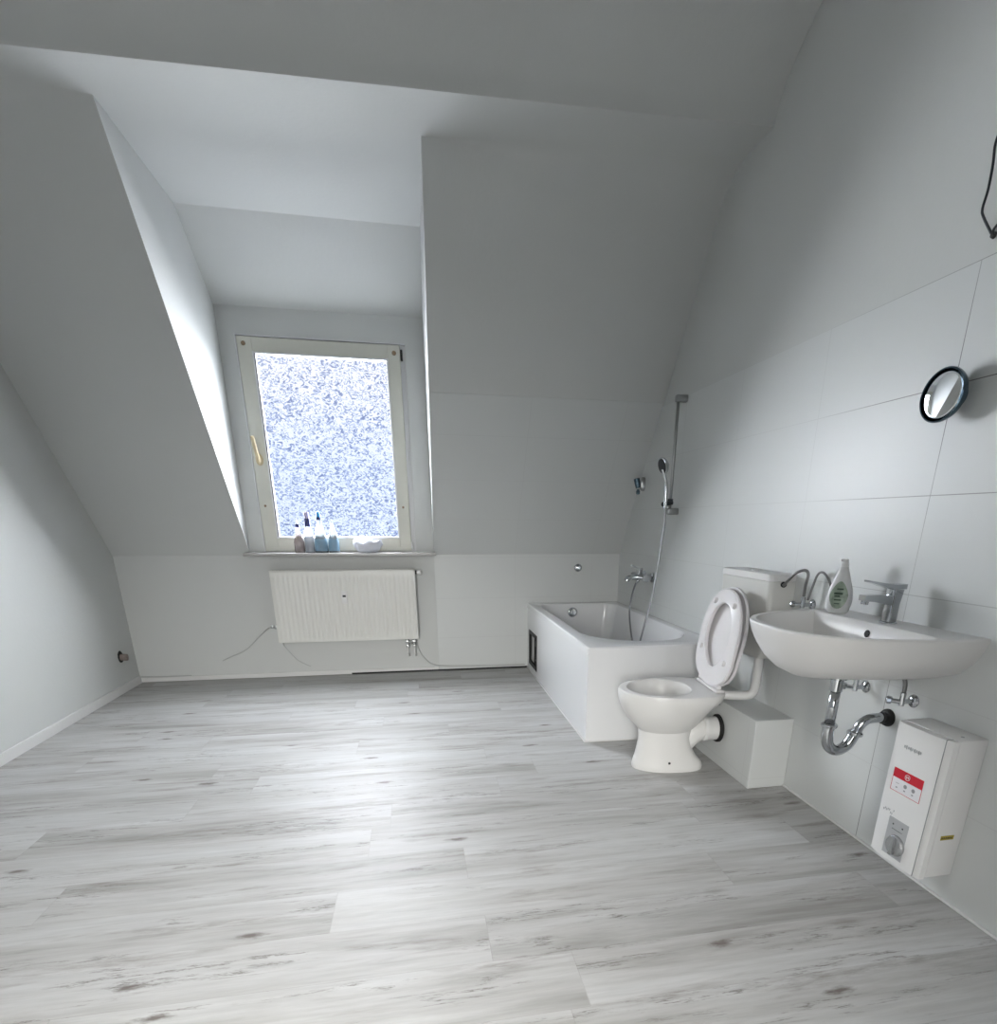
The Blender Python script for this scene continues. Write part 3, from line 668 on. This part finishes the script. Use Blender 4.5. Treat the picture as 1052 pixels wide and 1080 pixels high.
fa = thing('basin_tap', 'chrome single-lever mixer tap standing on the washbasin', 'tap', (W - .068, -2.815, SZ))
FX, FY = W - .075, -2.822
b = BM(); lathe(b, [(0, 0), (.026, 0), (.026, .003), (.021, .006), (0, .006)], (FX, FY, SZ + .0005), (0, 0, 1)); obj('base_ring', b, M['chrome'], fa, 'auto')
b = BM(); loft(b, [rrect(FX - .019, FX + .019, FY - .019, FY + .019, .012, SZ + .005, 5), rrect(FX - .018, FX + .019, FY - .018, FY + .018, .011, SZ + .06, 5), rrect(FX - .019, FX + .024, FY - .019, FY + .019, .011, SZ + .105, 5)]); obj('body', b, M['chrome'], fa, 'auto')
b = BM(); loft(b, [[(FX - .012, FY + y, SZ + z) for y, z in ((-.016, .056), (.016, .056), (.016, .086), (-.016, .086))], [(FX - .07, FY + y, SZ + z) for y, z in ((-.015, .068), (.015, .068), (.015, .090), (-.015, .090))], [(FX - .112, FY + y, SZ + z) for y, z in ((-.014, .072), (.014, .072), (.014, .089), (-.014, .089))]])
sp2 = obj('spout', b, M['chrome'], fa, 'auto')
b = BM(); lathe(b, [(0, 0), (.011, 0), (.011, .014), (.009, .014), (0, .012)], (FX - .098, FY, SZ + .074), (-.1, 0, -1)); obj('aerator', b, M['chrome'], sp2, 'auto')
b = BM(); loft(b, [[(FX + .026, FY + y, SZ + z) for y, z in ((-.019, .107), (.019, .107), (.019, .122), (-.019, .122))], [(FX - .02, FY + y, SZ + z) for y, z in ((-.019, .107), (.019, .107), (.019, .121), (-.019, .121))], [(FX - .105, FY + y, SZ + z) for y, z in ((-.013, .129), (.013, .129), (.013, .134), (-.013, .134))]])
obj('lever', b, M['chrome'], fa, 'auto')

# siphon
sx, sy = W - .205, -2.806
si_ = thing('siphon', 'chrome U-bend siphon under the washbasin running into the wall', 'pipe', (sx, sy, .36))
b = BM(); lathe(b, [(0, 0), (.030, 0), (.030, .018), (.020, .022), (.020, .06), (0, .06)], (sx, sy, .6395), (0, 0, -1)); obj('waste_fitting', b, M['chrome'], si_, 'auto')
b = BM(); tube(b, [(sx, sy, .585), (sx, sy, .455)], .0165, 18); obj('down_pipe', b, M['chrome'], si_, True)
up = spline([(sx, sy, .462), (sx, sy, .420), (sx + .012, sy, .383), (sx + .045, sy, .364), (sx + .080, sy - .002, .380), (sx + .098, sy - .004, .415), (sx + .104, sy - .006, .432)], 8)
b = BM(); tube(b, up, .019, 18); obj('u_bend', b, M['chrome'], si_, True)
up = spline([(sx + .104, sy - .006, .425), (sx + .112, sy - .008, .452), (sx + .132, sy - .012, .474), (sx + .165, sy - .018, .481), (W, -2.828, .481)], 8)
b = BM(); tube(b, up, .0165, 18); obj('wall_pipe', b, M['chrome'], si_, True)
for p, d in (((sx, sy, .452), (0, 0, 1)), ((sx + .101, sy - .005, .418), (.15, 0, 1))):
    b = BM(); lathe(b, [(.0165, 0), (.024, 0), (.026, .004), (.026, .010), (.022, .014), (.0165, .014)], p, d); obj('union_nut', b, M['chrome'], si_, 'auto')
b = BM(); lathe(b, [(0, 0), (.030, 0), (.030, .006), (.026, .014), (.020, .016), (.020, .026), (0, .026)], (W - .0005, -2.828, .481), (-1, 0, 0)); obj('wall_rosette', b, M['rubber'], si_, 'auto', label='black wall rosette')
v1 = thing('angle_valve', 'chrome angle valve under the washbasin, behind the siphon', 'valve', (W, -2.705, .555)); valve(v1, -2.705, .555, 1)
v2 = thing('angle_valve', 'chrome angle valve under the washbasin, just above the water heater', 'valve', (W, -2.912, .565)); valve(v2, -2.912, .565, 1)
q = spline([(W - .045, -2.705, .585), (W - .047, -2.71, .61), (W - .055, -2.72, .63), (W - .07, -2.73, .66)], 6)
b = BM(); tube(b, q, .0055, 10); tag(obj('supply_hose', b, M['greycable'], None, True, loc=q[0]), 'short hose rising from the valve behind the siphon into the washbasin', 'hose')
q = spline([(W - .045, -2.912, .595), (W - .046, -2.910, .625), (W - .055, -2.90, .655), (W - .075, -2.88, .668), (W - .10, -2.86, .680)], 6)
b = BM(); tube(b, q, .0065, 10); tag(obj('supply_hose', b, M['greycable'], None, True, loc=q[0]), 'dark hose bending from the valve above the water heater up to the washbasin', 'hose')

# soap bottle
so_ = thing('soap_bottle', 'clear drop-shaped soap bottle with green label on the washbasin', 'bottle', (W - .10, -2.600, SZ))
bx, by = W - .092, -2.603
b = BM(); lathe(b, [(0, 0), (.030, 0), (.036, .006), (.041, .03), (.042, .05), (.038, .08), (.028, .11), (.018, .14), (.012, .158), (0, .158)], (bx, by, SZ + .001), (0, 0, 1), 32, sx=.62, sy=1.0, up=Vector((.72, .69, 0)).normalized()); obj('bottle_body', b, M['soapclear'], so_, 'auto')
dr = Vector((-.69, -.72, 0)).normalized(); tr = Vector((.72, -.69, 0)).normalized()
def lab(name, w0, z0, z1, m, off, kind='drop'):
    b = BM(); pts = []
    for k in range(28):
        a = 2 * PI * k / 28; zz = math.sin(a); ww = math.cos(a)
        wd = w0 * (1 - .35 * max(0, zz)); pts.append((ww * wd, (z0 + z1) / 2 + zz * (z1 - z0) / 2))
    A = []; Bv = []
    for u, z in pts:
        # wrap on the bottle: depth follows the oval section
        r = .042; dep = .62 * math.sqrt(max(0, r * r - u * u)) + off
        tz = max(0, z - .05) / .10; dep *= (1 - .55 * tz)
        p = Vector((bx, by, SZ + z)) - dr * 0 + dr * dep + tr * u
        A.append(b.verts.new(p)); Bv.append(b.verts.new(p - dr * .0008))
    b.faces.new(A); b.faces.new(Bv[::-1])
    for k in range(28): b.faces.new((A[k], Bv[k], Bv[(k + 1) % 28], A[(k + 1) % 28]))
    return obj(name, b, m, so_)
def green_mat():
    m = mat('green_label', (.30, .38, .30), .4, var=.8, vscale=45); return m
M['greenlabel'] = green_mat()
lb = lab('label_front', .029, .018, .110, M['greenlabel'], .0075)
lb['label'] = 'green printed label'
b = BM()
for u0, u1, z0, z1 in ((-.015, .012, .066, .073), (-.013, .004, .058, .063), (-.012, .010, .046, .050), (-.008, .012, .082, .087), (-.010, .006, .034, .037)):
    q = [Vector((bx, by, SZ + z)) + dr * (.62 * math.sqrt(.042 ** 2 - u * u) + .0082 - (.9 * max(0, z - .05) * .125)) + tr * u for u, z in ((u0, z0), (u1, z0), (u1, z1), (u0, z1))]
    vs_ = [b.verts.new(p) for p in q] + [b.verts.new(p - dr * .0022) for p in q]
    b.faces.new(vs_[:4]); b.faces.new(vs_[4:][::-1])
    for k in range(4): b.faces.new((vs_[k], vs_[4 + k], vs_[4 + (k + 1) % 4], vs_[(k + 1) % 4]))
obj('print', b, mat('dark_green_print', (.05, .09, .06), .5), lb)
b = BM(); lathe(b, [(0, 0), (.013, 0), (.013, .012), (.010, .016), (.010, .026), (0, .026)], (bx, by, SZ + .157), (0, 0, 1)); cp_ = obj('cap', b, M['plastic'], so_, 'auto')
b = BM(); box(b, bx - .020, bx + .006, by - .004, by + .004, SZ + .176, SZ + .184, .002); obj('nozzle', b, M['plastic'], cp_)

# ------------------------------------------------------------------ water heater
HY0, HY1, HX, HZ0, HZ1 = -3.183, -2.985, W - .118, .090, .535
he = thing('water_heater', 'white wall-mounted electric water heater with red label under the washbasin', 'water heater', (W, (HY0 + HY1) / 2, HZ0))
b = BM(); box(b, HX + .024, W - .0005, HY0, HY1, HZ0 + .004, HZ1, .005, 2); obj('housing', b, M['plastic'], he, 'auto')
b = BM(); prism(b, [(HX + .0225, HY0 + .001), (HX + .008, HY0 + .003), (HX, HY0 + .022), (HX - .003, HY0 + .06), (HX - .003, HY1 - .04), (HX + .004, HY1 - .004), (HX + .0225, HY1 - .001)], HZ0, HZ1 - .003, 'z')
obj('front_cover', b, M['plastic'], he, 'auto')
b = BM(); box(b, HX + .002, HX + .026, HY0 + .0235, HY0 + .026, HZ0 + .001, HZ1 - .0025); box(b, HX - .0012, HX + .004, HY0 + .0205, HY0 + .0220, HZ0 + .001, HZ1 - .0025); obj('cover_seam', b, M['greyprint'], he)
fx = HX - .0034
b = BM(); box(b, fx, fx + .001, -3.128, -3.018, .318, .392, 0); sl = obj('info_label', b, M['label_white'], he, label='white sticker with red header')
b = BM(); box(b, fx - .0005, fx, -3.128, -3.018, .362, .392); obj('red_header', b, M['red'], sl)
b = BM()
for (ya, yb, za, zb) in ((-3.128, -3.018, .318, .3192), (-3.128, -3.1268, .318, .362), (-3.0192, -3.018, .318, .362)): box(b, fx - .0006, fx, ya, yb, za, zb)
obj('label_border', b, M['red'], sl)
b = BM()
for k in range(24):
    a0, a1 = 2 * PI * k / 24, 2 * PI * (k + 1) / 24
    prism(b, [(-3.071 + r * math.cos(a), .377 + r * math.sin(a)) for r, a in ((.0095, a0), (.0095, a1), (.0080, a1), (.0080, a0))], fx - .0011, fx - .0004)
box(b, fx - .0011, fx - .0004, -3.077, -3.065, .3765, .3782); box(b, fx - .0011, fx - .0004, -3.075, -3.0735, .372, .382); box(b, fx - .0011, fx - .0004, -3.0685, -3.067, .372, .382)
obj('round_emblem', b, M['label_white'], sl)
b = BM()
for k, y in enumerate((-3.040, -3.070, -3.100)):
    if k: lathe(b, [(0, 0), (.0065, 0), (0, .0004)], (fx - .0003, y, .346), (-1, 0, 0), 14)
    else: box(b, fx - .0006, fx - .0002, y - .006, y + .006, .345, .3465)
    box(b, fx - .0006, fx - .0002, y - .003, y + .003, .330, .334)
obj('pictograms', b, M['greyprint'], sl)
b = BM()   # raised maker's lettering, too small to read
y = -3.034
for k in range(9):
    wv = .0045 if k not in (1, 4) else .003
    box(b, fx - .001, fx + .002, y - wv, y, .462, .470); 
    if k % 2: box(b, fx - .001, fx + .002, y - wv, y - wv + .0015, .459, .472)
    y -= .0072
obj('lettering', b, mat('pale_grey_print', (.50, .51, .52), .4), he, label='raised grey lettering')
b = BM(); box(b, fx - .0005, fx + .003, -3.116, -3.040, .108, .235, .001); pl = obj('control_plate', b, M['greyplate'], he)
b = BM(); lathe(b, [(0, 0), (.034, 0), (.033, .007), (.029, .011), (0, .012)], (fx - .0005, -3.086, .152), (-1, 0, 0), 30); kb = obj('knob', b, M['knob'], he, 'auto', label='round silver knob')
b = BM(); box(b, fx - .020, fx - .010, -3.092, -3.080, .122, .183, .003); obj('grip', b, M['knob'], kb, 'auto')
b = BM()
for y in (-3.060, -3.096): lathe(b, [(0, 0), (.003, 0), (0, .0006)], (fx - .0005, y, .215), (-1, 0, 0), 10)
box(b, fx - .0009, fx - .0004, -3.098, -3.058, .199, .2005)
obj('plate_marks', b, M['dark'], pl)
b = BM(); random.seed(3); y = -3.006
for k in range(8):
    z = .250 + random.uniform(-.007, .007); y -= .0055
    box(b, fx - .0004, fx + .0004, y - .0035, y, z, z + .0014); box(b, fx - .0004, fx + .0004, y - .001, y, z - .005, z + .003)
obj('pencil_marks', b, M['greyprint'], he)
b = BM(); box(b, W - .075, W - .030, HY0 - .0008, HY0, .222, .236); ys = obj('side_sticker', b, M['yellow'], he, label='small yellow sticker')
b = BM()
for k in range(6): box(b, W - .072 + k * .0065, W - .068 + k * .0065, HY0 - .0012, HY0 - .0006, .226, .231)
obj('sticker_print', b, M['dark'], ys)
b = BM(); lathe(b, [(.004, 0), (.005, .0), (.005, .012), (0, .012)], (HX + .06, HY0 + .03, HZ1 - .0115), (0, 0, 1), 10); obj('cover_screw', b, M['satin'], he)

# ------------------------------------------------------------------ mirror
mi = thing('shaving_mirror', 'small round mirror with dark rim fixed to the right wall above the washbasin', 'mirror', (W, -2.82, 1.446))
mc = Vector((W - .045, -2.823, 1.446)); ma = Vector((-1, -.04, .0)).normalized()
b = BM(); lathe(b, [(0, -.012), (.05, -.012), (.066, -.004), (.070, .006), (.070, .014), (.0675, .017), (.0655, .0155), (.0655, .010), (0, .010)], mc, ma, 44); obj('rim', b, M['navyrim'], mi, 'auto')
b = BM(); lathe(b, [(.0655, .0102), (.055, .0112), (.04, .0122), (.02, .0129), (0, .0131)], mc, ma, 44); obj('mirror_glass', b, M['mirror'], mi, True)
b = BM(); lathe(b, [(0, 0), (.030, 0), (.028, .010), (.012, .014), (.010, .040), (0, .040)], (W - .0005, -2.823, 1.446), (-1, 0, 0)); obj('wall_mount', b, M['navyrim'], mi, 'auto')

# loose wire high on the right wall
wire = thing('loose_wire', 'loose dark wire sticking out of the right wall at the upper right', 'wire', (W, -2.80, 1.83))
b = BM(); tube(b, spline([(W + .006, -2.776, 2.09), (W - .008, -2.776, 2.055), (W - .012, -2.775, 2.027), (W - .014, -2.783, 1.985), (W - .014, -2.785, 1.931), (W - .012, -2.778, 1.893), (W - .010, -2.787, 1.870), (W + .004, -2.812, 1.824)], 7), .0032, 8); obj('strand', b, M['dark'], wire, True)
b = BM(); tube(b, spline([(W + .004, -2.817, 1.824), (W - .012, -2.828, 1.828), (W - .016, -2.845, 1.836), (W - .012, -2.875, 1.850)], 6), .0032, 8); obj('strand', b, M['dark'], wire, True)
b = BM(); lathe(b, [(0, 0), (.008, 0), (.006, .008), (0, .009)], (W + .0075, -2.815, 1.823), (-1, 0, 0), 12); obj('wire_outlet', b, M['rubber'], wire)

# ------------------------------------------------------------------ bottles on the sill
SZT = .8887; BY = -.062
def bottle(x, prof, body, parts, label):
    r = thing('cleaner_bottle', label, 'bottle', (x, BY, SZT), 'bottles on the windowsill')
    b = BM(); lathe(b, prof, (x, BY, SZT), (0, 0, 1), 24, sx=1.0, sy=.6, up=(1, 0, 0)); obj('bottle_body', b, body, r, 'auto')
    for nm, pf, m, tilt in parts:
        b = BM(); lathe(b, pf, (x, BY, SZT), tilt, 20, sx=1.0, sy=.75, up=Vector((1, 0, 0))); obj(nm, b, m, r, 'auto')
    return r
Z = (0, 0, 1)
bottle(1.195, [(0, 0), (.032, 0), (.034, .006), (.034, .07), (.026, .10), (.015, .125), (.013, .165), (0, .165)], M['pinkclear'],
       [('cap', [(0, .165), (.014, .165), (.014, .188), (0, .188)], M['navy'], Z), ('nozzle', [(0, .188), (.008, .188), (.003, .218), (0, .218)], M['paleclear'], Z)],
       'slim pinkish clear bottle with navy collar, first from the left on the sill')
bottle(1.262, [(0, 0), (.029, 0), (.031, .006), (.031, .11), (.025, .145), (.016, .17), (0, .17)], M['paleclear'],
       [('cap', [(0, .17), (.019, .17), (.018, .222), (0, .222)], M['navy'], Z), ('nozzle', [(0, .222), (.017, .222), (.015, .265), (0, .266)], M['lilac'], Z)],
       'pale clear bottle with navy and lilac cap, second from the left on the sill')
bottle(1.338, [(0, 0), (.042, 0), (.044, .006), (.042, .05), (.036, .10), (.026, .15), (.016, .20), (.012, .215), (0, .215)], M['greyclear'],
       [('collar', [(0, .213), (.016, .213), (.015, .232), (0, .232)], M['navy'], Z), ('cap', [(0, .232), (.013, .232), (.010, .255), (.005, .268), (0, .27)], M['blue'], Z),
        ('label_band', [(.0425, .012), (.0447, .012), (.0425, .06), (.0385, .090), (.036, .090)], M['bluelabel'], Z)],
       'wide blue-grey bottle with bright blue tip, third from the left on the sill')
bottle(1.422, [(0, 0), (.034, 0), (.0365, .006), (.035, .06), (.030, .10), (.020, .145), (.010, .185), (.004, .208), (0, .21)], M['greyclear'],
       [('label_band', [(.0355, .012), (.0372, .012), (.0357, .06), (.0318, .092), (.030, .092)], M['bluelabel'], Z)],
       'grey bottle tapering to a point with blue label, rightmost bottle on the sill')
# crumpled white wrap
b = BM(); rings = []; n = 40
for j, (r, z) in enumerate([(.0, .004), (.035, .002), (.062, .006), (.078, .022), (.086, .045), (.092, .062), (.096, .078)]):
    ring_ = []
    for k in range(n):
        a = 2 * PI * k / n; f = 1 + .16 * noise.noise(Vector((math.cos(a) * 1.8, math.sin(a) * 1.8, j * .55))) * min(1, j / 2)
        zz = z + (.018 * noise.noise(Vector((math.cos(a) * 2.1 + 5, math.sin(a) * 2.1, j * .4))) * (j / 6) if j else 0) * 1.6
        ring_.append(Vector((1.650 + max(r, .001) * f * math.cos(a), BY + .004 + max(r, .001) * f * .52 * math.sin(a), SZT + max(.0015, zz))))
    rings.append(ring_)
loft(b, rings, cap1=False)
wrap = obj('crumpled_wrap', b, M['cloth'], None, True, loc=(1.65, BY, SZT)); md = wrap.modifiers.new('thick', 'SOLIDIFY'); md.thickness = .003; md.offset = 1
tag(wrap, 'crumpled pale wrap curled like a bowl on the right half of the sill', 'wrap')

# ------------------------------------------------------------------ light and camera
w = bpy.data.worlds.new('sky'); bpy.context.scene.world = w; w.use_nodes = True
nt = w.node_tree; bg = nt.nodes['Background']
tc = nt.nodes.new('ShaderNodeTexCoord'); sp = nt.nodes.new('ShaderNodeSeparateXYZ'); nt.links.new(tc.outputs['Generated'], sp.inputs[0])
rp = nt.nodes.new('ShaderNodeValToRGB'); cr = rp.color_ramp
mp = nt.nodes.new('ShaderNodeMapRange'); mp.inputs[1].default_value = -1; mp.inputs[2].default_value = 1; nt.links.new(sp.outputs[2], mp.inputs[0])
cr.elements[0].position = .40; cr.elements[0].color = (.80, .86, .94, 1)
cr.elements[1].position = .70; cr.elements[1].color = (1, 1, 1, 1)
for p, c in ((.49, (.74, .82, .96)), (.54, (.80, .87, 1.0)), (.60, (.97, .97, 1.0))):
    e = cr.elements.new(p); e.color = (*c, 1)
nt.links.new(mp.outputs[0], rp.inputs[0]); nt.links.new(rp.outputs[0], bg.inputs[0]); bg.inputs[1].default_value = 1.2
def sun(name, d, strength, angle, col=(1, 1, 1)):
    l = bpy.data.lights.new(name, 'SUN'); l.energy = strength; l.angle = math.radians(angle); l.color = col
    o = bpy.data.objects.new(name, l); C.objects.link(o); o.rotation_euler = Vector(d).to_track_quat('-Z', 'Y').to_euler(); return o
sun('daylight_sun', (.0, -1, -.72), 86.0, 128, (1.0, .975, .90))
sun('light_from_outside_ground', (.0, -1, .05), 15.0, 176, (1.0, .98, .92))
pl_ = bpy.data.lights.new('window_portal', 'AREA'); pl_.shape = 'RECTANGLE'; pl_.size = GX1 - GX0; pl_.size_y = GZ1 - GZ0; pl_.cycles.is_portal = True
po = bpy.data.objects.new('window_portal', pl_); C.objects.link(po); po.location = ((GX0 + GX1) / 2, .028, (GZ0 + GZ1) / 2); po.rotation_euler = Vector((0, -1, 0)).to_track_quat('-Z', 'Y').to_euler()
# added fill lamp in the unseen doorway, standing in for daylight from behind
cl = bpy.data.lights.new('doorway_fill', 'AREA'); cl.shape = 'RECTANGLE'; cl.size = .86; cl.size_y = 1.7; cl.energy = 38; cl.color = (1.0, .985, .94); cl.spread = math.radians(78)
co = bpy.data.objects.new('doorway_fill', cl); C.objects.link(co); co.location = (1.45, YF - .06, 1.12); co.rotation_euler = Vector((.10, 1, -.60)).to_track_quat('-Z', 'Z').to_euler()

cam = bpy.data.cameras.new('camera'); co = bpy.data.objects.new('camera', cam); C.objects.link(co); bpy.context.scene.camera = co
F, PX, PY = 603.8441, 561.5722, 761.2722
pitch, yaw, roll = -.3366, .1926, .0064
cyw, syw = math.cos(yaw), math.sin(yaw)
f = Vector((syw * math.cos(pitch), cyw * math.cos(pitch), math.sin(pitch))); r = Vector((cyw, -syw, 0)); u = r.cross(f)
cr_, sr_ = math.cos(roll), math.sin(roll); r2 = cr_ * r + sr_ * u; u2 = -sr_ * r + cr_ * u
Mx = Matrix((r2, u2, -f)).transposed().to_4x4(); Mx.translation = Vector((1.986, -4.404, 1.1018)); co.matrix_world = Mx
cam.sensor_fit = 'VERTICAL'; cam.sensor_height = 36; cam.lens = F * 36 / 1080
cam.shift_x = (526 - PX) / 1080; cam.shift_y = (PY - 540) / 1080; cam.clip_start = .02
sc = bpy.context.scene
sc.view_settings.view_transform = 'Standard'; sc.view_settings.look = 'None'; sc.view_settings.exposure = 0.0; sc.view_settings.gamma = 1
sc.cycles.max_bounces = 10; sc.cycles.diffuse_bounces = 2; sc.cycles.glossy_bounces = 4; sc.cycles.transmission_bounces = 6; sc.cycles.transparent_max_bounces = 8
sc.cycles.sample_clamp_indirect = 6.0
for o in bpy.data.objects:
    if '_org' in o: del o['_org']
